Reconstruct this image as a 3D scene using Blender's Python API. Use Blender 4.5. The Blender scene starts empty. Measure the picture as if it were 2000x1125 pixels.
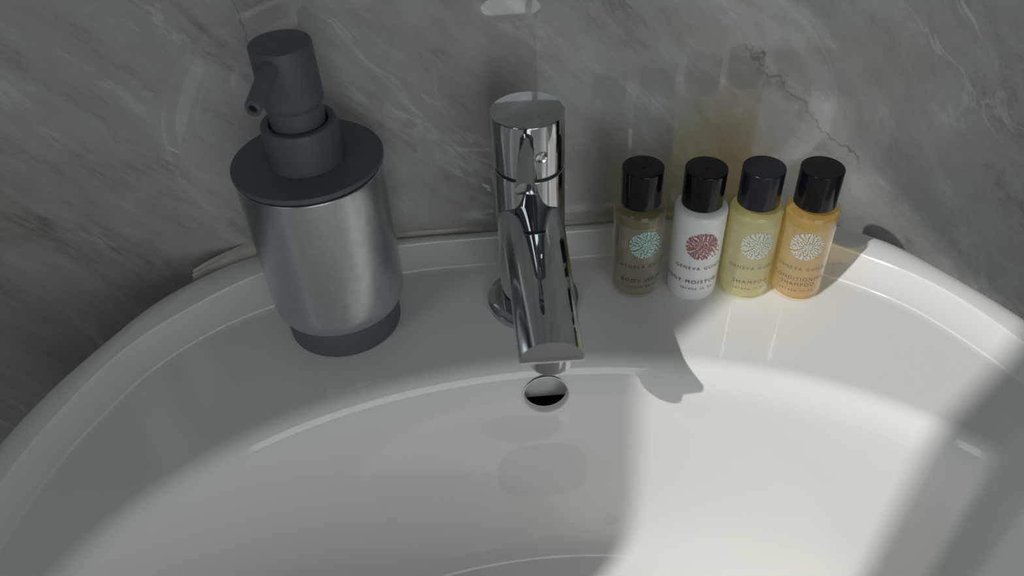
import bpy, bmesh, math, random
import numpy as np
from mathutils import Vector, Matrix

SC = bpy.context.scene
COL = SC.collection
MM = 0.001
random.seed(7)

# ------------------------------------------------------------------ camera
def camera():
    f, pitch, roll, yaw = 1577.4, math.radians(41.5), math.radians(-3.13), math.radians(1.86)
    fw = Vector((math.sin(yaw) * math.cos(pitch), math.cos(yaw) * math.cos(pitch), -math.sin(pitch)))
    rt = Vector((math.cos(yaw), -math.sin(yaw), 0))
    up = rt.cross(fw)
    r2 = rt * math.cos(roll) + up * math.sin(roll)
    u2 = -rt * math.sin(roll) + up * math.cos(roll)
    cd = bpy.data.cameras.new('camera')
    cd.sensor_width = 36.0
    cd.lens = f / 2000 * 36.0
    cd.clip_start = 0.005
    cd.clip_end = 50
    cd.dof.use_dof = True
    cd.dof.focus_distance = 0.43
    cd.dof.aperture_fstop = 8.0
    co = bpy.data.objects.new('camera', cd)
    m = Matrix((r2, u2, -fw)).transposed().to_4x4()
    m.translation = Vector((0, 0, 0.3137))
    co.matrix_world = m
    COL.objects.link(co)
    SC.camera = co
camera()

# ------------------------------------------------------------------ light
SUN = Vector((0.81, 0.60, -1.0))
def lights():
    w = bpy.data.worlds.new('daylight')
    SC.world = w
    w.use_nodes = True
    bg = w.node_tree.nodes['Background']
    bg.inputs['Color'].default_value = (0.90, 0.96, 1.0, 1)
    bg.inputs['Strength'].default_value = 2.35
    sd = bpy.data.lights.new('sun', 'SUN')
    sd.energy = 1.88
    sd.angle = math.radians(0.53)
    sd.color = (1.0, 0.965, 0.92)
    so = bpy.data.objects.new('sun', sd)
    so.rotation_euler = SUN.to_track_quat('-Z', 'Y').to_euler()
    so.location = (-2, -1.6, 2.4)
    COL.objects.link(so)
    # sampling guides at the two openings (they give no light of their own)
    for nm, loc, rot, sx, sy in (('portal_front', (0.40, -1.41, 0.435), (math.radians(90), 0, 0), 0.92, 1.13),
                                 ('portal_left', (-0.77, -0.525, 0.85), (0, math.radians(-90), 0), 0.95, 0.45)):
        ld = bpy.data.lights.new(nm, 'AREA')
        ld.shape = 'RECTANGLE'; ld.size = sx; ld.size_y = sy
        ld.cycles.is_portal = True
        lo = bpy.data.objects.new(nm, ld)
        lo.location = loc; lo.rotation_euler = rot
        COL.objects.link(lo)
lights()
SC.view_settings.view_transform = 'Standard'
SC.view_settings.look = 'None'
SC.view_settings.exposure = 0.0
SC.view_settings.gamma = 1.0
SC.view_settings.use_curve_mapping = False
SC.cycles.use_denoising = True
SC.cycles.max_bounces = 14
SC.cycles.diffuse_bounces = 9
SC.cycles.glossy_bounces = 6
SC.cycles.transparent_max_bounces = 24
SC.cycles.sample_clamp_indirect = 6.0

# ------------------------------------------------------------------ materials
def new_mat(name):
    m = bpy.data.materials.new(name)
    m.use_nodes = True
    return m, m.node_tree, m.node_tree.nodes['Principled BSDF']

def simple(name, col, rough=0.4, metal=0.0, spec=0.5, noise=0.0, nscale=60.0, bump=0.0, coat=0.0):
    m, t, b = new_mat(name)
    b.inputs['Base Color'].default_value = (*col, 1)
    b.inputs['Roughness'].default_value = rough
    b.inputs['Metallic'].default_value = metal
    b.inputs['Specular IOR Level'].default_value = spec
    b.inputs['Coat Weight'].default_value = coat
    b.inputs['Coat Roughness'].default_value = 0.05
    if noise or bump:
        tc = t.nodes.new('ShaderNodeTexCoord')
        n = t.nodes.new('ShaderNodeTexNoise')
        n.inputs['Scale'].default_value = nscale
        n.inputs['Detail'].default_value = 5
        t.links.new(tc.outputs['Object'], n.inputs['Vector'])
        if noise:
            r = t.nodes.new('ShaderNodeValToRGB')
            r.color_ramp.elements[0].position = 0.3
            r.color_ramp.elements[1].position = 0.7
            r.color_ramp.elements[0].color = (*[max(0, c * (1 - noise)) for c in col], 1)
            r.color_ramp.elements[1].color = (*[min(1, c * (1 + noise)) for c in col], 1)
            t.links.new(n.outputs['Fac'], r.inputs['Fac'])
            t.links.new(r.outputs['Color'], b.inputs['Base Color'])
        if bump:
            bp = t.nodes.new('ShaderNodeBump')
            bp.inputs['Strength'].default_value = bump
            bp.inputs['Distance'].default_value = 0.0005
            t.links.new(n.outputs['Fac'], bp.inputs['Height'])
            t.links.new(bp.outputs['Normal'], b.inputs['Normal'])
    return m

def marble():
    m, t, b = new_mat('grey_marble_panel')
    N, L = t.nodes, t.links
    tc = N.new('ShaderNodeTexCoord')
    def mapping(rot, scale, loc=(0, 0, 0)):
        mp = N.new('ShaderNodeMapping')
        mp.inputs['Rotation'].default_value = rot
        mp.inputs['Scale'].default_value = scale
        mp.inputs['Location'].default_value = loc
        mp.vector_type = 'TEXTURE' if False else 'POINT'
        return mp
    # turn the wall's XZ plane so the veins run from upper left to lower right
    turn = mapping((0, math.radians(-48), 0), (1, 1, 1))
    L.new(tc.outputs['Object'], turn.inputs['Vector'])
    def noise(vec, scale, detail, rough, dist=0.0, stretch=(1, 1, 1), loc=(0, 0, 0)):
        mp = mapping((0, 0, 0), stretch, loc)
        L.new(vec, mp.inputs['Vector'])
        n = N.new('ShaderNodeTexNoise')
        n.inputs['Scale'].default_value = scale
        n.inputs['Detail'].default_value = detail
        n.inputs['Roughness'].default_value = rough
        n.inputs['Distortion'].default_value = dist
        L.new(mp.outputs['Vector'], n.inputs['Vector'])
        return n.outputs['Fac']
    v = turn.outputs['Vector']
    warp = N.new('ShaderNodeTexNoise')
    warp.inputs['Scale'].default_value = 9
    warp.inputs['Detail'].default_value = 3
    L.new(v, warp.inputs['Vector'])
    add = N.new('ShaderNodeVectorMath'); add.operation = 'MULTIPLY_ADD'
    L.new(warp.outputs['Color'], add.inputs[0])
    add.inputs[1].default_value = (0.035, 0.035, 0.035)
    L.new(v, add.inputs[2])
    wv = add.outputs[0]
    broad = noise(wv, 11, 8, 0.7, 0.2, (0.6, 1, 1.3))
    streak = noise(wv, 30, 10, 0.78, 0.1, (0.33, 1, 1.7), (3, 1, 7))
    fine = noise(wv, 95, 10, 0.85, 0.0, (0.42, 1, 1.5), (1, 5, 2))
    def mth(op, a, bb, c=None):
        n = N.new('ShaderNodeMath'); n.operation = op
        for i, x in enumerate((a, bb, c)):
            if x is None: continue
            if isinstance(x, (int, float)): n.inputs[i].default_value = x
            else: L.new(x, n.inputs[i])
        return n.outputs[0]
    s = mth('ADD', mth('MULTIPLY', broad, 0.36), mth('ADD', mth('MULTIPLY', streak, 0.40), mth('MULTIPLY', fine, 0.24)))
    ramp = N.new('ShaderNodeValToRGB')
    e = ramp.color_ramp.elements
    e[0].position, e[0].color = 0.385, (0.24, 0.23, 0.215, 1)
    e[1].position, e[1].color = 0.615, (0.66, 0.66, 0.65, 1)
    x = e.new(0.46); x.color = (0.41, 0.40, 0.385, 1)
    x = e.new(0.55); x.color = (0.49, 0.49, 0.48, 1)
    L.new(s, ramp.inputs['Fac'])
    # thin pale wisps and thin dark veins
    def vein(vec, scale, stretch, loc, width):
        f = noise(vec, scale, 6, 0.6, 0.4, stretch, loc)
        d = mth('ABSOLUTE', mth('SUBTRACT', f, 0.5), 0)
        return mth('SUBTRACT', 1.0, mth('MINIMUM', mth('DIVIDE', d, width), 1.0))
    mask = mth('MAXIMUM', mth('MULTIPLY', mth('SUBTRACT', noise(wv, 12, 3, 0.5, 0, (1, 1, 1), (9, 2, 4)), 0.5), 5.0), 0.0)
    mask = mth('MINIMUM', mask, 1.0)
    pale = mth('MULTIPLY', mth('MULTIPLY', vein(wv, 16, (0.35, 1, 1.5), (4, 4, 1), 0.02), mask), 0.7)
    mask2 = mth('MINIMUM', mth('MAXIMUM', mth('MULTIPLY', mth('SUBTRACT', noise(wv, 6, 3, 0.5, 0, (1, 1, 1), (2, 7, 5)), 0.52), 7.0), 0.0), 1.0)
    dark = mth('MULTIPLY', mth('MULTIPLY', vein(wv, 8, (0.5, 1, 1.2), (8, 3, 6), 0.012), mask2), 0.16)
    # two cracks with a course of their own: distance to a wobbling line on the wall
    sep = N.new('ShaderNodeSeparateXYZ'); L.new(tc.outputs['Object'], sep.inputs[0])
    wob = noise(tc.outputs['Object'], 42, 6, 0.65, 0, (1, 1, 1), (4, 0, 2))
    def crack(x0, z0, x1, z1, amp, width):
        ln = math.hypot(x1 - x0, z1 - z0); ux, uz = (x1 - x0) / ln, (z1 - z0) / ln
        dx = mth('SUBTRACT', sep.outputs[0], x0); dz = mth('SUBTRACT', sep.outputs[2], z0)
        along = mth('ADD', mth('MULTIPLY', dx, ux), mth('MULTIPLY', dz, uz))
        off = mth('ADD', mth('MULTIPLY', dx, -uz), mth('MULTIPLY', dz, ux))
        off = mth('ABSOLUTE', mth('ADD', off, mth('MULTIPLY', mth('SUBTRACT', wob, 0.5), amp)), 0)
        core = mth('SUBTRACT', 1.0, mth('MINIMUM', mth('DIVIDE', off, width), 1.0))
        win = mth('MULTIPLY', mth('MINIMUM', mth('MAXIMUM', mth('MULTIPLY', along, 60), 0), 1.0),
                  mth('MINIMUM', mth('MAXIMUM', mth('MULTIPLY', mth('SUBTRACT', ln, along), 60), 0), 1.0))
        return mth('MULTIPLY', mth('MULTIPLY', core, win), mth('ADD', 0.25, mth('MULTIPLY', fine, 1.1)))
    cr = mth('MAXIMUM', crack(0.140, 0.122, 0.236, 0.030, 0.030, 0.0014), crack(-0.119, 0.175, -0.113, 0.115, 0.012, 0.0007))
    cr = mth('MAXIMUM', cr, mth('MULTIPLY', crack(0.150, 0.112, 0.200, 0.060, 0.045, 0.004), 0.5))
    dark = mth('MINIMUM', mth('MAXIMUM', dark, mth('MULTIPLY', cr, 0.8)), 1.0)
    mix1 = N.new('ShaderNodeMix'); mix1.data_type = 'RGBA'
    L.new(pale, mix1.inputs[0]); L.new(ramp.outputs['Color'], mix1.inputs[6]); mix1.inputs[7].default_value = (0.78, 0.78, 0.77, 1)
    mix2 = N.new('ShaderNodeMix'); mix2.data_type = 'RGBA'
    L.new(dark, mix2.inputs[0]); L.new(mix1.outputs[2], mix2.inputs[6]); mix2.inputs[7].default_value = (0.13, 0.115, 0.10, 1)
    # brownish clouds
    cl = mth('MINIMUM', mth('MAXIMUM', mth('MULTIPLY', mth('SUBTRACT', noise(wv, 10, 4, 0.6, 0, (0.7, 1, 1), (5, 5, 5)), 0.52), 4.0), 0.0), 0.6)
    mix3 = N.new('ShaderNodeMix'); mix3.data_type = 'RGBA'; mix3.blend_type = 'MULTIPLY'
    L.new(cl, mix3.inputs[0]); L.new(mix2.outputs[2], mix3.inputs[6]); mix3.inputs[7].default_value = (0.86, 0.76, 0.68, 1)
    L.new(mix3.outputs[2], b.inputs['Base Color'])
    b.inputs['Roughness'].default_value = 0.5
    b.inputs['Coat Weight'].default_value = 1.0
    b.inputs['Coat Roughness'].default_value = 0.02
    b.inputs['Coat IOR'].default_value = 1.75
    bp = N.new('ShaderNodeBump')
    bp.inputs['Strength'].default_value = 0.15
    bp.inputs['Distance'].default_value = 0.0006
    L.new(fine, bp.inputs['Height'])
    L.new(bp.outputs['Normal'], b.inputs['Normal'])
    return m

def clear_mix(name, tcol, dcol, dfac, gloss_ior=1.45, rough=0.02, tl=0.5):
    """Clear coloured stuff: light passes straight through, some is scattered, the skin shines."""
    m = bpy.data.materials.new(name); m.use_nodes = True
    t = m.node_tree; N, L = t.nodes, t.links
    N.remove(N['Principled BSDF'])
    out = N['Material Output']
    tr = N.new('ShaderNodeBsdfTransparent'); tr.inputs['Color'].default_value = (*tcol, 1)
    di = N.new('ShaderNodeBsdfDiffuse'); di.inputs['Color'].default_value = (*dcol, 1)
    tn = N.new('ShaderNodeBsdfTranslucent'); tn.inputs['Color'].default_value = (*dcol, 1)
    sc = N.new('ShaderNodeMixShader'); sc.inputs[0].default_value = tl
    L.new(di.outputs[0], sc.inputs[1]); L.new(tn.outputs[0], sc.inputs[2])
    mx = N.new('ShaderNodeMixShader'); mx.inputs[0].default_value = dfac
    L.new(tr.outputs[0], mx.inputs[1]); L.new(sc.outputs[0], mx.inputs[2])
    gl = N.new('ShaderNodeBsdfGlossy'); gl.inputs['Roughness'].default_value = rough
    gl.inputs['Color'].default_value = (1, 1, 1, 1)
    fr = N.new('ShaderNodeFresnel'); fr.inputs['IOR'].default_value = gloss_ior
    geo = N.new('ShaderNodeNewGeometry')
    ff = N.new('ShaderNodeMath'); ff.operation = 'SUBTRACT'; ff.inputs[0].default_value = 1.0
    L.new(geo.outputs['Backfacing'], ff.inputs[1])
    fm = N.new('ShaderNodeMath'); fm.operation = 'MULTIPLY'
    L.new(fr.outputs[0], fm.inputs[0]); L.new(ff.outputs[0], fm.inputs[1])
    fin = N.new('ShaderNodeMixShader')
    L.new(fm.outputs[0], fin.inputs[0]); L.new(mx.outputs[0], fin.inputs[1]); L.new(gl.outputs[0], fin.inputs[2])
    L.new(fin.outputs[0], out.inputs['Surface'])
    return m

M = {}
M['ceramic'] = simple('white_glazed_ceramic', (0.92, 0.92, 0.90), 0.06, spec=0.5)
M['marble'] = marble()
M['sealant'] = simple('aged_sealant', (0.58, 0.54, 0.465), 0.5, noise=0.15, nscale=90)
M['chrome'] = simple('polished_chrome', (0.58, 0.60, 0.62), 0.035, metal=1.0)
M['engrave'] = simple('dulled_chrome', (0.36, 0.37, 0.39), 0.25, metal=1.0)
M['groove'] = simple('dark_gap', (0.01, 0.01, 0.012), 0.4)
M['pump'] = simple('slate_matte_plastic', (0.105, 0.122, 0.138), 0.42, spec=0.35, noise=0.06, nscale=300, bump=0.05)
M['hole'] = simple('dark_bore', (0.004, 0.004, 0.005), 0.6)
M['satin'] = simple('satin_grey_metal', (0.60, 0.635, 0.665), 0.30, metal=1.0, noise=0.05, nscale=250, bump=0.04)
M['cap'] = simple('black_glossy_plastic', (0.005, 0.006, 0.008), 0.07, spec=0.4)
M['cap_navy'] = simple('black_satin_plastic', (0.011, 0.013, 0.020), 0.2, spec=0.45)
M['plaster'] = simple('painted_plaster', (0.26, 0.26, 0.255), 0.8, noise=0.05, nscale=8)
M['floor'] = simple('grey_vinyl_floor', (0.16, 0.16, 0.155), 0.5, noise=0.2, nscale=6)
M['frame'] = simple('white_window_frame', (0.7, 0.7, 0.7), 0.4)
M['ink'] = simple('dark_grey_ink', (0.035, 0.03, 0.028), 0.5)
M['ink_gold'] = simple('faded_brown_ink', (0.16, 0.13, 0.075), 0.5)
M['ink_aqua'] = simple('aqua_ink', (0.46, 0.72, 0.68), 0.45)
M['ink_rose'] = simple('rose_ink', (0.42, 0.135, 0.125), 0.45)
M['ink_silver'] = simple('silver_ink', (0.62, 0.66, 0.66), 0.35, metal=0.2)
M['wash'] = clear_mix('clear_brown_gel', (0.74, 0.66, 0.47), (0.56, 0.49, 0.33), 0.34)
M['lotion'] = simple('white_lotion_bottle', (0.90, 0.89, 0.87), 0.14)
M['yellow'] = clear_mix('pale_yellow_shampoo', (1.0, 0.96, 0.62), (1.0, 0.96, 0.60), 0.48)
M['amber'] = clear_mix('amber_shampoo', (1.0, 0.84, 0.42), (1.0, 0.74, 0.29), 0.48)
M['clear'] = clear_mix('clear_bottle_plastic', (0.975, 0.975, 0.965), (0.85, 0.85, 0.8), 0.025)
M['film'] = clear_mix('frosted_label_film', (0.97, 0.97, 0.96), (0.88, 0.88, 0.80), 0.14, 1.45, 0.08, 0.4)
M['water'] = clear_mix('water', (0.955, 0.962, 0.958), (0.9, 0.9, 0.9), 0.01, 1.40, 0.0)
M['pane'] = clear_mix('clear_glass', (0.93, 0.97, 0.95), (0.7, 0.8, 0.75), 0.03)
M['glass'] = clear_mix('green_tinted_glass', (0.92, 0.96, 0.93), (0.94, 0.97, 0.94), 0.8)

# ------------------------------------------------------------------ helpers
def finish(name, bm, mat, parent=None, smooth=True, angle=40, loc=None, normals=True):
    me = bpy.data.meshes.new(name)
    if normals:
        bmesh.ops.recalc_face_normals(bm, faces=bm.faces)
    bm.to_mesh(me); bm.free()
    if smooth:
        me.polygons.foreach_set('use_smooth', [True] * len(me.polygons))
        if angle: me.set_sharp_from_angle(angle=math.radians(angle))
    if mat: me.materials.append(mat)
    o = bpy.data.objects.new(name, me)
    COL.objects.link(o)
    if parent: o.parent = parent
    if loc: o.location = loc
    return o

def tag(o, label=None, cat=None, group=None, kind=None):
    if label: o['label'] = label
    if cat: o['category'] = cat
    if group: o['group'] = group
    if kind: o['kind'] = kind
    return o

def empty(name, loc, rz=0):
    o = bpy.data.objects.new(name, None)
    o.empty_display_size = 0.02
    o.location = Vector(loc) * MM
    o.rotation_euler = (0, 0, rz)
    COL.objects.link(o)
    return o

def lathe(prof, n=96, closed=False, bm=None, mat4=None):
    """prof: list of (radius, z) in mm; radius 0 makes a pole."""
    bm = bm or bmesh.new()
    rings = []
    for r, z in prof:
        if r < 1e-6:
            rings.append([bm.verts.new((0, 0, z * MM))])
        else:
            rings.append([bm.verts.new((r * MM * math.cos(2 * math.pi * i / n), r * MM * math.sin(2 * math.pi * i / n), z * MM)) for i in range(n)])
    seq = list(zip(rings, rings[1:]))
    if closed: seq.append((rings[-1], rings[0]))
    for a, b in seq:
        for i in range(n):
            j = (i + 1) % n
            if len(a) == 1 and len(b) == 1: continue
            if len(a) == 1: bm.faces.new((a[0], b[i], b[j]))
            elif len(b) == 1: bm.faces.new((a[i], b[0], a[j]))
            else: bm.faces.new((a[i], b[i], b[j], a[j]))
    if mat4 is not None:
        bmesh.ops.transform(bm, matrix=mat4, verts=[v for r in rings for v in r])
    return bm

def fillet(prof, k=5):
    """round the corners of a (r,z,radius) profile"""
    out = []
    for i, p in enumerate(prof):
        r = p[2] if len(p) > 2 else 0
        if r <= 0 or i in (0, len(prof) - 1):
            out.append(p[:2]); continue
        a = Vector(prof[i - 1][:2]); b = Vector(p[:2]); c = Vector(prof[i + 1][:2])
        u = (a - b).normalized(); v = (c - b).normalized()
        p0 = b + u * r; p1 = b + v * r
        for s in range(k + 1):
            t = s / k
            q = p0 * (1 - t) ** 2 + b * 2 * t * (1 - t) + p1 * t * t
            out.append((q.x, q.y))
    return out

def box(bm, x0, x1, y0, y1, z0, z1):
    vs = [bm.verts.new((x * MM, y * MM, z * MM)) for z in (z0, z1) for y in (y0, y1) for x in (x0, x1)]
    for f in ((0, 2, 3, 1), (4, 5, 7, 6), (0, 1, 5, 4), (2, 6, 7, 3), (0, 4, 6, 2), (1, 3, 7, 5)):
        bm.faces.new([vs[i] for i in f])
    return bm

def text_bm(body, size, spacing=1.25):
    cu = bpy.data.curves.new('t', 'FONT')
    cu.body = body; cu.size = size; cu.align_x = 'CENTER'; cu.align_y = 'CENTER'
    cu.space_character = spacing
    cu.resolution_u = 3; cu.offset = 0.0
    ob = bpy.data.objects.new('t', cu); COL.objects.link(ob)
    dg = bpy.context.evaluated_depsgraph_get()
    me = bpy.data.meshes.new_from_object(ob.evaluated_get(dg))
    bm = bmesh.new(); bm.from_mesh(me)
    bpy.data.objects.remove(ob); bpy.data.curves.remove(cu); bpy.data.meshes.remove(me)
    return bm

# ------------------------------------------------------------------ room shell
WY = 404.0           # the marble wall
XL = -750.0          # left wall with the window
def room():
    bm = box(bmesh.new(), XL - 120, 960, WY, WY + 20, -850, 1550)
    tag(finish('wall_back', bm, M['marble'], smooth=False), 'glossy grey marble effect panel behind the basin', None, None, 'structure')
    bm = box(bmesh.new(), XL - 120, 960, -1400, WY + 20, -870, -850)
    tag(finish('floor', bm, M['floor'], smooth=False), 'grey bathroom floor under the basin', None, None, 'structure')
    bm = box(bmesh.new(), XL - 120, 960, -1400, WY + 20, 1550, 1570)
    tag(finish('ceiling', bm, M['plaster'], smooth=False), 'plain pale ceiling', None, None, 'structure')
    FX0, FX1, FZ0, FZ1 = -60, 860, -130, 1000      # opening added in the unseen near wall for low frontal light
    bm = box(bmesh.new(), XL, 960, -1400, -1340, -850, FZ0)
    box(bm, XL, 960, -1400, -1340, FZ1, 1550)
    box(bm, XL, FX0, -1400, -1340, FZ0, FZ1)
    box(bm, FX1, 960, -1400, -1340, FZ0, FZ1)
    tag(finish('wall_right', box(bmesh.new(), 900, 960, -1400, WY, -850, 1550), M['plaster'], smooth=False), 'pale right wall', None, None, 'structure')
    tag(finish('wall_front', bm, M['plaster'], smooth=False), 'pale wall on the near side of the room', None, None, 'structure')
    # left wall with a tall narrow opening
    ya, yb, za = -483, -363, 400
    bm = bmesh.new()
    yt = -312          # the right jamb leans a little
    top = [(ya, 1298), (yt, 1247)]
    def wallpoly(pts):
        lo = [bm.verts.new((XL * MM, y * MM, z * MM)) for y, z in pts]
        hi = [bm.verts.new(((XL - 6) * MM, y * MM, z * MM)) for y, z in pts]
        bm.faces.new(lo); bm.faces.new(hi[::-1])
        for i in range(len(pts)):
            j = (i + 1) % len(pts)
            bm.faces.new((lo[i], lo[j], hi[j], hi[i]))
    wallpoly([(-1340, -850), (-740, -850), (-740, 1550), (-1340, 1550)])
    wallpoly([(-580, -850), (ya, -850), (ya, 1550), (-580, 1550)])
    wallpoly([(-740, -850), (-580, -850), (-580, za), (-740, za)])  # second opening, added to bring more sun into the bowl
    wallpoly([(-740, 1320), (-580, 1320), (-580, 1550), (-740, 1550)])
    wallpoly([(yb, -850), (WY, -850), (WY, 1550), (yt, 1550), (yt, 1247), (yb, za)])
    wallpoly([(ya, -850), (yb, -850), (yb, za), (ya, za)])
    wallpoly([(ya, top[0][1]), (yt, top[1][1]), (yt, 1550), (ya, 1550)])
    tag(finish('wall_left', bm, M['plaster'], smooth=False), 'pale left wall holding the narrow window', None, None, 'structure')
room()

# ------------------------------------------------------------------ basin
CX, CY = 23.0, 150.0
def outline(pts, front_b, thetas):
    """half outline (dx, y) for the back half, an ellipse for the front; returns radius at each theta"""
    a = pts[-1][0]
    P = [(x, y - CY) for x, y in pts]
    dense = []
    # Catmull-Rom through the mirrored back half
    full = [(x, y) for x, y in P[::-1]] + [(-x, y) for x, y in P[1:]]
    n = len(full)
    ext = [(a, -(full[1][1]) * 0.9 - 1)] + full + [(-a, -(full[1][1]) * 0.9 - 1)]
    for i in range(1, len(ext) - 2):
        p0, p1, p2, p3 = (np.array(ext[i + k - 1]) for k in range(4))
        for s in np.linspace(0, 1, 24, endpoint=False):
            dense.append(0.5 * ((2 * p1) + (-p0 + p2) * s + (2 * p0 - 5 * p1 + 4 * p2 - p3) * s * s + (-p0 + 3 * p1 - 3 * p2 + p3) * s ** 3))
    dense.append(np.array(full[-1]))
    for s in np.linspace(0, math.pi, 160)[1:-1]:
        dense.append(np.array((-a * math.cos(s), -front_b * math.sin(s))))
    D = np.array(dense)
    ang = np.mod(np.arctan2(D[:, 1], D[:, 0]), 2 * np.pi)
    rad = np.hypot(D[:, 0], D[:, 1])
    o = np.argsort(ang)
    ang, rad = ang[o], rad[o]
    ang = np.concatenate([ang[-3:] - 2 * np.pi, ang, ang[:3] + 2 * np.pi])
    rad = np.concatenate([rad[-3:], rad, rad[:3]])
    r = np.interp(thetas, ang, rad)
    # light smoothing so the glaze reflects without kinks
    for _ in range(10):
        r = 0.5 * r + 0.25 * np.roll(r, 1) + 0.25 * np.roll(r, -1)
    return r

def basin():
    th = []
    t = 0.0
    while t < 360:
        th.append(t)
        t += 0.3 if 78 <= t < 102 else 0.8
    th = np.radians(np.array(th))
    S = outline([(0, 403.2), (60, 403.2), (120, 403.2), (160, 402), (186, 392), (211, 373), (223, 361), (241, 330), (259, 298), (270, 269), (280, 235), (286, 190), (288, 150)], 236, th)
    L1 = outline([(0, 393.5), (55, 393), (80, 391.5), (120, 386.5), (159, 376), (198, 347), (224, 319), (243, 281), (256, 240), (264, 190), (266, 150)], 214, th)
    L2 = outline([(0, 378), (50, 377.3), (75, 375.5), (120, 366), (163, 348.5), (185, 334), (206, 314), (219, 294), (233, 266), (244, 232), (251, 190), (253, 150)], 200, th)
    BC, BA, BB = 140.0, 238.0, 159.0
    ct, st = np.cos(th), np.sin(th)
    rings = []
    def polar(r, z): rings.append(np.stack([CX + r * ct, CY + r * st, np.full_like(r, z)], 1))
    # point of an ellipse (centre CX,BC) in direction th from (CX,CY)
    def ell(inset, z, n=2.0):
        a, b = BA - inset, BB - inset
        dy = CY - BC
        A = (ct / a) ** 2 + (st / b) ** 2
        B = 2 * st * dy / b ** 2
        C = (dy / b) ** 2 - 1
        r = (-B + np.sqrt(B * B - 4 * A * C)) / (2 * A)
        polar(r, z)
    # underside, from the middle outwards
    for k, z in ((0.08, -196), (0.35, -195), (0.62, -188), (0.8, -160), (0.9, -100), (0.955, -52), (0.985, -34)):
        polar(S * k, z)
    polar(S * 0.998, -30)
    polar(S, -26); polar(S, -12); polar(S, -3)
    for f, z in ((0.03, 0.5), (0.09, 3.2), (0.18, 5.6), (0.3, 7.3), (0.45, 8.4), (0.62, 8.9), (0.8, 8.8), (0.93, 8.5), (0.985, 8.35), (1.0, 8.25)):
        polar(S * (1 - f) + L1 * f, z)
    polar(L1 - 0.10, 8.05); polar(L1 - 0.30, 7.65)
    for f, z in ((0.045, 7.3), (0.12, 6.6), (0.3, 4.9), (0.5, 3.3), (0.7, 2.0), (0.86, 1.15), (0.95, 0.75), (1.0, 0.6)):
        polar(L1 * (1 - f) + L2 * f, z)
    polar(L2 - 0.12, 0.45); polar(L2 - 0.35, 0.1); polar(L2 - 0.6, 0.0)
    dy = CY - BC
    A = (ct / BA) ** 2 + (st / BB) ** 2; B = 2 * st * dy / BB ** 2; C = (dy / BB) ** 2 - 1
    RB = (-B + np.sqrt(B * B - 4 * A * C)) / (2 * A)
    for f in (0.06, 0.15, 0.35, 0.55, 0.75, 0.9, 0.97):
        polar(L2 * (1 - f) + RB * f, -0.4 * f)
    # bowl profile: spline through (inset, z)
    key = [(0, -0.4), (2, -0.7), (4, -1.5), (6, -3.0), (8, -5.4), (9.6, -8.6), (10.8, -12.5), (11.7, -18), (12.3, -30), (12.8, -50), (13.4, -80), (14.4, -110), (16.2, -132), (19.5, -148), (27, -160), (40, -167), (60, -169.5), (92, -171)]
    ki = np.array(key, float)
    ss = np.concatenate([[0], np.cumsum(np.hypot(np.diff(ki[:, 0]), np.diff(ki[:, 1])))])
    def cr(s):
        i = min(max(int(np.searchsorted(ss, s)) - 1, 0), len(ki) - 2)
        u = (s - ss[i]) / (ss[i + 1] - ss[i])
        p0 = ki[max(i - 1, 0)]; p1 = ki[i]; p2 = ki[i + 1]; p3 = ki[min(i + 2, len(ki) - 1)]
        m1 = (p2 - p0) / (ss[i + 1] - ss[max(i - 1, 0)]) * (ss[i + 1] - ss[i])
        m2 = (p3 - p1) / (ss[min(i + 2, len(ki) - 1)] - ss[i]) * (ss[i + 1] - ss[i])
        return (2 * u ** 3 - 3 * u * u + 1) * p1 + (u ** 3 - 2 * u * u + u) * m1 + (-2 * u ** 3 + 3 * u * u) * p2 + (u ** 3 - u * u) * m2
    s = 0.0
    while s < ss[-1]:
        d, z = cr(s); ell(d, z)
        s += 0.8 if 4 < s < 48 else 2.5
    # floor of the bowl down to the waste
    last = rings[-1].copy()
    WX, WYc, WR = CX, 170.0, 17.0
    circ = np.stack([WX + WR * ct, WYc + WR * st, np.full_like(ct, -176)], 1)
    for f in (0.15, 0.35, 0.6, 0.85, 1.0):
        q = last * (1 - f) + circ * f
        q[:, 2] = -171 - 5 * (f ** 0.8)
        rings.append(q)
    for rr, z in ((16.6, -176.5), (16.3, -178), (16.2, -185)):
        rings.append(np.stack([WX + rr * ct, WYc + rr * st, np.full_like(ct, z)], 1))
    R = np.array(rings)
    nR, nT = R.shape[:2]
    # overflow: open the wall and pull the cut onto a clean circle
    OC = np.array((24.6, 287.0, -19.0)); OR = 12.5
    V = R.reshape(-1, 3)
    far = (V[:, 1] > 262) & (V[:, 2] > -45) & (V[:, 2] < -4) & (abs(V[:, 0] - OC[0]) < 30) & (V[:, 1] < 294)
    d2 = np.where(far, np.hypot(V[:, 0] - OC[0], V[:, 2] - OC[2]), 99)
    faces = []
    for i in range(nR - 1):
        for j in range(nT):
            k = (j + 1) % nT
            q = (i * nT + j, i * nT + k, (i + 1) * nT + k, (i + 1) * nT + j)
            if sum(d2[a] < OR for a in q) >= 3 and i > 8: continue
            faces.append(q)
    V = V.copy()
    used = np.zeros(len(V), bool)
    for q in faces: used[list(q)] = True
    # vertices of the cut edge: used, and with an omitted neighbour face
    cnt = np.zeros(len(V), int)
    for q in faces:
        for a in q: cnt[a] += 1
    for a in np.where(far & used & (cnt < 4) & (d2 < OR + 2.5))[0]:
        dx, dz = V[a, 0] - OC[0], V[a, 2] - OC[2]
        l = math.hypot(dx, dz)
        V[a, 0] = OC[0] + dx / l * OR; V[a, 2] = OC[2] + dz / l * OR
    me = bpy.data.meshes.new('wash_basin')
    me.from_pydata((V * MM).tolist(), [], faces)
    me.validate()
    bm = bmesh.new(); bm.from_mesh(me)
    loose = [v for v in bm.verts if not v.link_faces]
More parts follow.
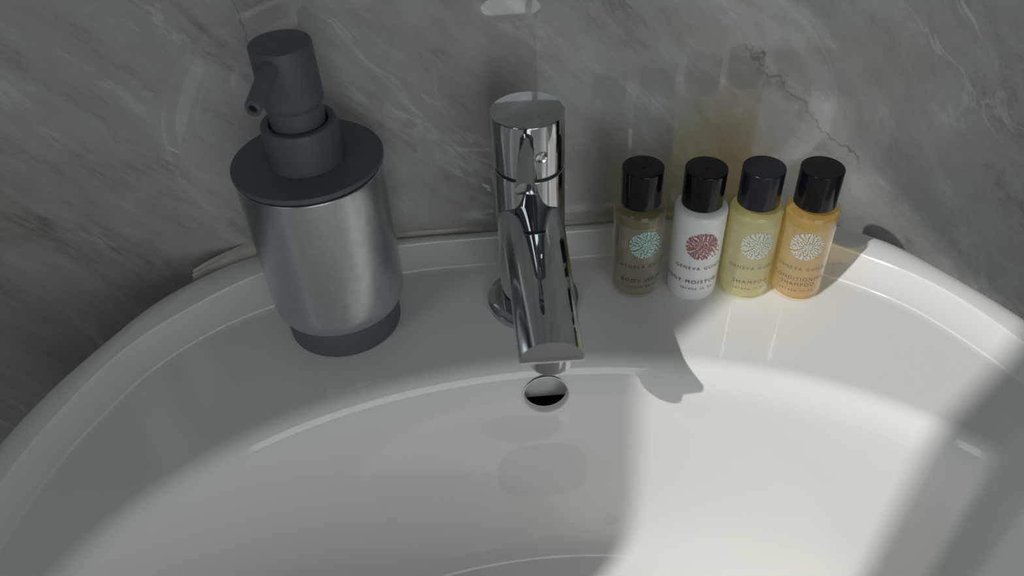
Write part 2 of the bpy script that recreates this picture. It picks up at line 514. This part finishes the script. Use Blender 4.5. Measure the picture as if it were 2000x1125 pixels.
    bmesh.ops.delete(bm, geom=loose, context='VERTS')
    bpy.data.meshes.remove(me)
    o = finish('wash_basin', bm, M['ceramic'], None, angle=None)
    tag(o, 'white glazed ceramic wash basin with raised rim fixed to the marble wall', 'basin')
    # overflow throat: rolled lip, short bore, cavity behind, shade painted into its lower part
    tilt = math.radians(8)
    bm = lathe([(13.0, -0.1), (12.5, -0.15), (12.0, 0.3), (11.7, 1.2), (11.6, 4.6), (12.2, 5.2), (17, 5.4)], 72)
    mat = Matrix.Translation(Vector((OC[0], OC[1] - 0.35, OC[2])) * MM) @ Matrix.Rotation(math.radians(-90) - tilt, 4, 'X')
    bmesh.ops.transform(bm, matrix=mat, verts=bm.verts)
    finish('overflow_lip', bm, M['ceramic'], o)
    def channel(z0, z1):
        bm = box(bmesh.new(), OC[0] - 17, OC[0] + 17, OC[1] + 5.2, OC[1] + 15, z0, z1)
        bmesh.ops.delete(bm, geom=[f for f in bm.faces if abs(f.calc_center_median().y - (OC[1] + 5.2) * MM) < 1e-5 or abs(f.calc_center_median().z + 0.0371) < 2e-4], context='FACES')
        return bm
    finish('overflow_channel', channel(-37.0, -7.5), M['ceramic'], o, smooth=False)
    finish('overflow_shade', channel(-110, -37.2), M['hole'], o, smooth=False)  # near-black colour stands in for shade low in the channel
    # waste
    bm = lathe(fillet([(0, -183), (16.1, -183), (16.1, -175.2, 0.5), (13.6, -175.2, 0.4), (13.2, -178), (0, -178)]), 72, mat4=Matrix.Translation(Vector((WX, WYc, 0)) * MM))
    w = finish('waste_ring', bm, M['chrome'], o)
    bm = lathe(fillet([(0, -177.8), (12.6, -177.8), (12.6, -173.6, 1.0), (0, -172.8)]), 72, mat4=Matrix.Translation(Vector((WX, WYc, 0)) * MM))
    finish('waste_plug', bm, M['chrome'], o)
    # pedestal below
    bm = bmesh.new()
    prev = None
    for z, a, b, cy in ((-850, 120, 110, 250), (-820, 112, 100, 250), (-500, 85, 80, 250), (-250, 95, 100, 240), (-189, 130, 125, 235)):
        ring = [bm.verts.new(((CX + a * math.cos(k * math.pi / 32)) * MM, (cy + b * math.sin(k * math.pi / 32)) * MM, z * MM)) for k in range(64)]
        if prev:
            for k in range(64): bm.faces.new((prev[k], prev[(k + 1) % 64], ring[(k + 1) % 64], ring[k]))
        prev = ring
    finish('pedestal', bm, M['ceramic'], o)
    # sealant along the wall
    bm = bmesh.new()
    prev = None
    n = 90
    for i in range(n + 1):
        u = i / n
        x = CX - 202 + 378 * u
        hgt = 10.2 + 0.5 * math.sin(u * 37) + 0.3 * math.sin(u * 91)
        dxe = abs(x - CX)
        edge = np.interp(dxe, [0, 120, 160, 186, 211], [403.2, 403.2, 402, 392, 378])     # back edge of the basin
        f = min(1.0, max(0.0, (dxe - 163) / 39)) if x < CX else min(1.0, max(0.0, (dxe - 150) / 26))
        yb = min(WY, edge + 1.5 + (WY - 402.0 + 6 * min(1, dxe / 165)) * (1 - f))      # wall side of the bead
        w_ = max(3.4 + 0.6 * math.sin(u * 23 + 1) + 0.4 * math.sin(u * 71), yb - edge + 1.2)
        zb = 6.0 - 1.5 * f
        hgt -= 3.0 * f
        sec = [(yb, zb - 3), (min(yb - w_, edge - 1.8), zb - 2.6), (yb - w_ * 0.7, zb + 1.8), (yb - w_ * 0.35, zb + (hgt - 6.4)), (yb, hgt)]
        ring = [bm.verts.new((x * MM, y * MM, z * MM)) for y, z in sec]
        if prev:
            for k in range(len(sec)):
                l = (k + 1) % len(sec)
                bm.faces.new((prev[k], prev[l], ring[l], ring[k]))
        else: bm.faces.new(ring)
        prev = ring
    bm.faces.new(prev[::-1])
    tag(finish('trim_1', bm, M['sealant']), 'thin discoloured sealant bead along the back of the basin', None, None, 'structure')
basin()

# ------------------------------------------------------------------ tap
def tap():
    T = empty('mixer_tap', (23, 343, 0))
    tag(T, 'chrome single lever mixer tap standing behind the overflow hole', 'tap')
    ch = M['chrome']
    finish('base_flange', lathe(fillet([(0, 0), (26, 0), (26, 3.6, 1.0), (22, 5.2, 0.8), (17, 5.2), (0, 5.2)]), 128), ch, T)
    finish('body', lathe(fillet([(0, 5.2), (18, 5.2), (18, 92.3, 0.6), (17.0, 92.3), (17.0, 93.0), (0, 93.0)]), 160), ch, T)
    finish('seam', lathe([(0, 92.6), (17.2, 92.6), (17.2, 94.2), (0, 94.2)], 96), M['groove'], T)
    hd = finish('lever_cap', lathe(fillet([(0, 93.9), (17.0, 93.9), (18, 93.9, 0.5), (18, 122.5, 0.7), (0, 122.5)]), 160), ch, T)
    # lever: rounded top, flat underside, slight taper, pointing forward and a touch to the left
    def dbar(y0, y1, w0, w1, h0, h1, z0, z1, side0, side1, n=28, steps=24, tip=0.5):
        """D section bar along -Y: flat bottom at z, straight sides 'side', arched top of height h"""
        bm = bmesh.new(); prev = None
        st = [i / steps for i in range(steps + 1)]
        for u in st:
            y = y0 + (y1 - y0) * u
            w = w0 + (w1 - w0) * u; h = h0 + (h1 - h0) * u; z = z0 + (z1 - z0) * u; sd = side0 + (side1 - side0) * u
            pts = [(-w / 2, z), (w / 2, z), (w / 2, z + sd)]
            for k in range(1, n):
                a = math.pi * k / n
                pts.append((w / 2 * math.cos(a), z + sd + (h - sd) * math.sin(a)))
            pts.append((-w / 2, z + sd))
            ring = [bm.verts.new((x * MM, y * MM, zz * MM)) for x, zz in pts]
            if prev:
                for k in range(len(ring)):
                    l = (k + 1) % len(ring)
                    bm.faces.new((prev[k], prev[l], ring[l], ring[k]))
            else: bm.faces.new(ring)
            prev = ring
        f = bm.faces.new(prev[::-1])
        if tip:
            es = list(f.edges)
            bmesh.ops.bevel(bm, geom=es, offset=tip * MM, segments=2, affect='EDGES', profile=0.5)
        return bm
    bm = dbar(-14, -55, 7.2, 8.8, 6.2, 6.2, 114.0, 111.5, 1.0, 1.0, tip=0.35)
    bmesh.ops.rotate(bm, verts=bm.verts, cent=(0, 0, 0), matrix=Matrix.Rotation(math.radians(-6), 3, 'Z'))
    finish('lever', bm, ch, hd)
    for ch_, lx, ly in (('H', -10.3, -7.2), ('C', 8.6, -6.4)):
        tb = text_bm(ch_, 3.0)
        for v in tb.verts: v.co = Vector((v.co.x + lx, v.co.y + ly, 122.53)) * MM
        finish('engraved_letter', tb, M['engrave'], hd, smooth=False, normals=False)
    # indicator recess
    bm = lathe([(0, 0.2), (2.2, 0.2), (2.6, 0.5), (3.0, 0.55), (3.3, 0.0), (3.3, -1.5)], 40)
    a = math.radians(-74)
    mat = Matrix.Rotation(a, 4, 'Z') @ Matrix.Translation((0.0178, 0, 0.106)) @ Matrix.Rotation(math.radians(90), 4, 'Y')
    bmesh.ops.transform(bm, matrix=mat, verts=bm.verts)
    finish('indicator', bm, ch, hd)
    bm = dbar(-6, -119, 32.5, 26.4, 13.5, 12.0, 64.0, 73.0, 2.0, 2.3, n=40, steps=40, tip=0.5)
    bmesh.ops.rotate(bm, verts=bm.verts, cent=(0, 0, 0), matrix=Matrix.Rotation(math.radians(-0.6), 3, 'Z'))
    sp = finish('spout', bm, ch, T)
    bm = lathe(fillet([(0, 72), (9.3, 75), (9.3, 63.6, 0.5), (7.7, 63.6, 0.3), (7.3, 65.0), (0, 65.0)]), 64, mat4=Matrix.Translation((-0.0009, -0.1080, 0)))
    finish('aerator', bm, ch, sp)
tap()

# ------------------------------------------------------------------ soap dispenser
def dispenser():
    D = empty('soap_dispenser', (-84.1, 339.6, 0))
    tag(D, 'grey pump soap dispenser standing on the left of the basin ledge', 'soap dispenser')
    finish('base_band', lathe(fillet([(0, 0), (30.9, 0, 0.8), (31.2, 18.5), (0, 18.5)]), 128), M['pump'], D)
    finish('body', lathe(fillet([(0, 17.0), (31.0, 17.0), (34.0, 18.6, 1.6), (35.6, 24, 4), (35.9, 60), (36.1, 103.0, 0.5), (35.2, 103.3), (0, 103.3)]), 160), M['satin'], D)
    finish('seam', lathe([(0, 103.0), (35.2, 103.0), (35.2, 104.6), (0, 104.6)], 96), M['groove'], D)
    finish('lid', lathe(fillet([(0, 104.3), (36.0, 104.3), (36.5, 104.6, 0.3), (36.5, 107.2, 0.5), (0, 107.4)]), 160), M['pump'], D)
    finish('collar', lathe(fillet([(0, 107.2), (18.5, 107.2), (18.3, 112), (17.7, 127.6, 1.3), (13.8, 127.8, 1.2), (13.4, 124), (0, 124)]), 96), M['pump'], D)
    finish('neck', lathe([(0, 122), (12.8, 122), (12.8, 138), (0, 138)], 96), M['pump'], D)
    h = finish('pump_head', lathe(fillet([(0, 136.0), (13.2, 136.0, 0.3), (14.2, 138.6, 0.8), (13.9, 165.4, 0.9), (0, 165.7)]), 96), M['pump'], D)
    # nozzle
    d = Vector((-0.28, -0.96, 0)); side = Vector((0.96, -0.28, 0)); upz = Vector((0, 0, 1))
    p0 = Vector((0, 0, 163.2)) + d * 4.0; p1 = Vector((0, 0, 151.4)) + d * 34.0
    def tube(prof):
        """prof: (t along p0-p1, radius); every ring stands upright so the mouth is cut square to the ground"""
        bm = bmesh.new(); prev = None
        for t, r in prof:
            c = p0.lerp(p1, t)
            ring = [bm.verts.new((c + side * (r * math.cos(k * math.pi / 20)) + upz * (r * math.sin(k * math.pi / 20))) * MM) for k in range(40)]
            if prev:
                for k in range(40): bm.faces.new((prev[k], prev[(k + 1) % 40], ring[(k + 1) % 40], ring[k]))
            else: bm.faces.new(ring)
            prev = ring
        bm.faces.new(prev[::-1])
        return bm
    finish('nozzle', tube([(0, 4.2), (0.5, 4.0), (0.97, 3.7), (0.99, 3.55), (1.0, 3.2), (1.0, 2.1), (0.985, 1.95), (0.75, 1.9)]), M['pump'], h)
    finish('nozzle_bore', tube([(0.76, 1.85), (0.97, 1.85)]), M['hole'], h)
dispenser()

# ------------------------------------------------------------------ toiletry bottles
def wrap(bm, R, ang, z):
    """bend a flat (x,y) print in mm round a cylinder of radius R, centred at angle ang, height z"""
    bmesh.ops.triangulate(bm, faces=bm.faces[:])
    bmesh.ops.dissolve_degenerate(bm, dist=1e-4, edges=bm.edges[:])
    for v in bm.verts:
        a = ang + v.co.x / R
        v.co = Vector((R * math.cos(a), R * math.sin(a), z + v.co.y)) * MM
    return bm

def motif(R, ang, z, rad, drift):
    bm = bmesh.new()
    rnd = random.Random(3)
    def petal(cx, cy, dx, dy, l, w):
        vs = []
        for k in range(8):
            a = 2 * math.pi * k / 8
            u, v = l * math.cos(a), w * math.sin(a) * (1.15 if math.cos(a) < 0.5 else 0.8)
            vs.append(bm.verts.new((cx + u * dx - v * dy, cy + u * dy + v * dx, 0)))
        bm.faces.new(vs)
    s = rad / 8.7
    for i, rr in enumerate((0.25, 1.4, 2.6, 3.8, 5.0, 6.15, 7.2, 8.2)):
        n = max(3, int(2 * math.pi * rr / 1.18))
        for k in range(n):
            a = 2 * math.pi * (k + 0.5 * (i % 2)) / n + rnd.uniform(-.08, .08)
            r2 = rr + rnd.uniform(-.2, .2)
            if drift and rr > 6.5 and 5.2 < a % (2 * math.pi) < 5.95 and rnd.random() < 0.6: continue
            petal(r2 * s * math.cos(a), r2 * s * math.sin(a), math.cos(a), math.sin(a), 0.66 * s, 0.39 * s)
    if drift:
        for x, y in ((7.6, -5.4), (8.8, -4.0), (6.6, -7.4), (9.6, -1.8), (8.4, -7.2), (10.0, -5.0)):
            petal(x * rad / 8.7, y * rad / 8.7, 0.75, -0.66, 0.65, 0.32)
    return wrap(bm, R, ang, z)

def bottle(x, y, lines, mat, cap, ink, mink, dang, drift, label, boxed=True):
    B = empty('toiletry_bottle', (x, y, 0))
    tag(B, label, 'bottle', 'miniature toiletry bottles')
    R = 14.2
    body = finish('body', lathe(fillet([(0, 1.2), (8, 0.9), (10.5, 0.0), (13.4, 0.0, 1.8), (13.8, 6), (14.2, 57.6, 2.0), (10.8, 59.3), (9.6, 59.6), (9.6, 62), (0, 62)]), 96), mat if mat is M['lotion'] else M['clear'], B)
    if mat is not M['lotion']:
        # the liquid stands a little inside the clear wall
        finish('liquid', lathe(fillet([(0, 2.0), (12.7, 2.0, 1.6), (13.4, 6), (13.85, 56.2, 1.5), (0, 57.0)]), 80), mat, B)
    c = finish('cap', lathe(fillet([(0, 59.9), (11.0, 59.9, 0.2), (11.0, 81, 0.7), (1.0, 80.7), (0.75, 81.1, 0.2), (0, 81.15)]), 96), cap, B)
    ang = math.atan2(-y, -x) + dang
    finish('flower_print', motif(R + 0.26, ang, 39.9, 8.9, drift), mink, B, smooth=False, normals=False)
    if mat is not M['lotion']:
        fb = bmesh.new()
        cols = []
        for k in range(41):
            a = ang + (-1.12 + 2.24 * k / 40)
            cols.append([fb.verts.new(Vector(((R + 0.15) * math.cos(a), (R + 0.15) * math.sin(a), zz)) * MM) for zz in (5.5, 50.5)])
        for p, q in zip(cols, cols[1:]): fb.faces.new((p[0], q[0], q[1], p[1]))
        finish('clear_label', fb, M['film'], B, normals=False)
    for body_t, size, z, sp in lines:
        finish('lettering', wrap(text_bm(body_t, size, sp), R + 0.26, ang, z), ink, B, smooth=False, normals=False)
    return B

G = ('GENEVA GUILD', 2.9, 24.6, 1.45)
S_ = ('serene to be', 2.4, 10.2, 1.5)
bottle(82.75, 349.84, [G, ('BODY WASH', 3.5, 14.6, 1.35), S_], M['wash'], M['cap'], M['ink'], M['ink_aqua'], 0.33, True,
       'brown gel bottle with pale aqua flower print and black cap, nearest the tap')
bottle(114.63, 344.65, [G, ('BODY MOISTURISER', 3.5, 14.8, 1.35), S_], M['lotion'], M['cap'], M['ink'], M['ink_rose'], 0.25, True,
       'opaque white lotion bottle with dusty red flower print and black cap')
bottle(143.75, 341.49, [G, ('SHAMPOO', 3.5, 14.6, 1.35), S_], M['yellow'], M['cap_navy'], M['ink_gold'], M['ink_silver'], 0.31, False,
       'pale yellow shampoo bottle with silver flower print between white and amber bottles')
bottle(172.5, 337.19, [G, ('CONDITIONING', 3.3, 17.4, 1.3), ('SHAMPOO', 3.3, 13.6, 1.3), ('serene to be', 2.4, 9.4, 1.5)], M['amber'], M['cap'], M['ink_gold'], M['ink_silver'], 0.13, False,
       'amber shampoo bottle with silver flower print beside the sunlit end of the ledge')

# ------------------------------------------------------------------ glass screen beside the lens
def screen():
    G_ = empty('glass_screen', (60, 53, 130))
    tag(G_, 'pale green glass screen edge hanging over the near right corner of the basin', 'glass screen')
    d = Vector((1, -0.2, 0)).normalized(); nrm = Vector((-d.y, d.x, 0))
    def slab(a, b, th, z0, z1):
        bm = bmesh.new(); vs = []
        for z in (z0, z1):
            for t, w in ((a, -th), (b, -th), (b, th), (a, th)):
                p = d * t + nrm * w
                vs.append(bm.verts.new(Vector((p.x, p.y, z)) * MM))
        for f in ((0, 1, 2, 3), (4, 7, 6, 5), (0, 4, 5, 1), (1, 5, 6, 2), (2, 6, 7, 3), (3, 7, 4, 0)):
            bm.faces.new([vs[i] for i in f])
        return bm
    finish('pane', slab(7, 855, 4, 0, 700), M['pane'], G_, smooth=False)
    finish('polished_edge', slab(0, 7, 4, 0, 700), M['glass'], G_, smooth=False)
    for z in (80, 560):
        finish('hinge', slab(800, 856, 12, z, z + 60), M['chrome'], G_, smooth=False)
screen()

# ------------------------------------------------------------------ water on the bowl wall
def wet():
    def wall_y(x, inset): return 140 + (159 - inset) * math.sqrt(max(0, 1 - ((x - CX) / (238 - inset)) ** 2))
    key = [(-40, 12.55), (-50, 12.8), (-80, 13.4), (-110, 14.4), (-132, 16.2), (-148, 19.5)]
    zs = [k[0] for k in key][::-1]; ins = [k[1] for k in key][::-1]
    def drop(name, label, cx, cz, a, b, th, p, sup):
        bm = bmesh.new(); rings = []
        n = 64
        for r in (1.0, 0.97, 0.93, 0.87, 0.78, 0.65, 0.45, 0.2):
            h = th * (1 - r ** p) - 0.15
            ring = []
            for k in range(n):
                an = 2 * math.pi * k / n
                c, s_ = math.cos(an), math.sin(an)
                q = (abs(c) ** sup + abs(s_) ** sup) ** (-1 / sup)
                x = cx + a * r * q * c; z = cz + b * r * q * s_
                ring.append(bm.verts.new(Vector((x, wall_y(x, float(np.interp(z, zs, ins))) - h, z)) * MM))
            rings.append(ring)
        for p_, q_ in zip(rings, rings[1:]):
            for k in range(n): bm.faces.new((p_[k], p_[(k + 1) % n], q_[(k + 1) % n], q_[k]))
        bm.faces.new(rings[-1])
        tag(finish(name, bm, M['water'], angle=None), label, 'water', 'water left on the bowl wall')
    drop('reflection_film', 'wide shallow film standing in for the waste reflection on the bowl wall below the overflow', 21.5, -85, 27, 26, 1.8, 3.0, 2.7)  # thin tinted film added to imitate the mirrored waste
    drop('water_drop', 'small water drop beside the sunlit edge, lower right of the wide reflection film', 63, -134.5, 5.2, 4.4, 1.7, 2.2, 2.0)
    drop('water_bead', 'tiny bright water bead right of the wide reflection film', 61, -84, 1.0, 1.2, 0.8, 2.0, 2.0)
wet()
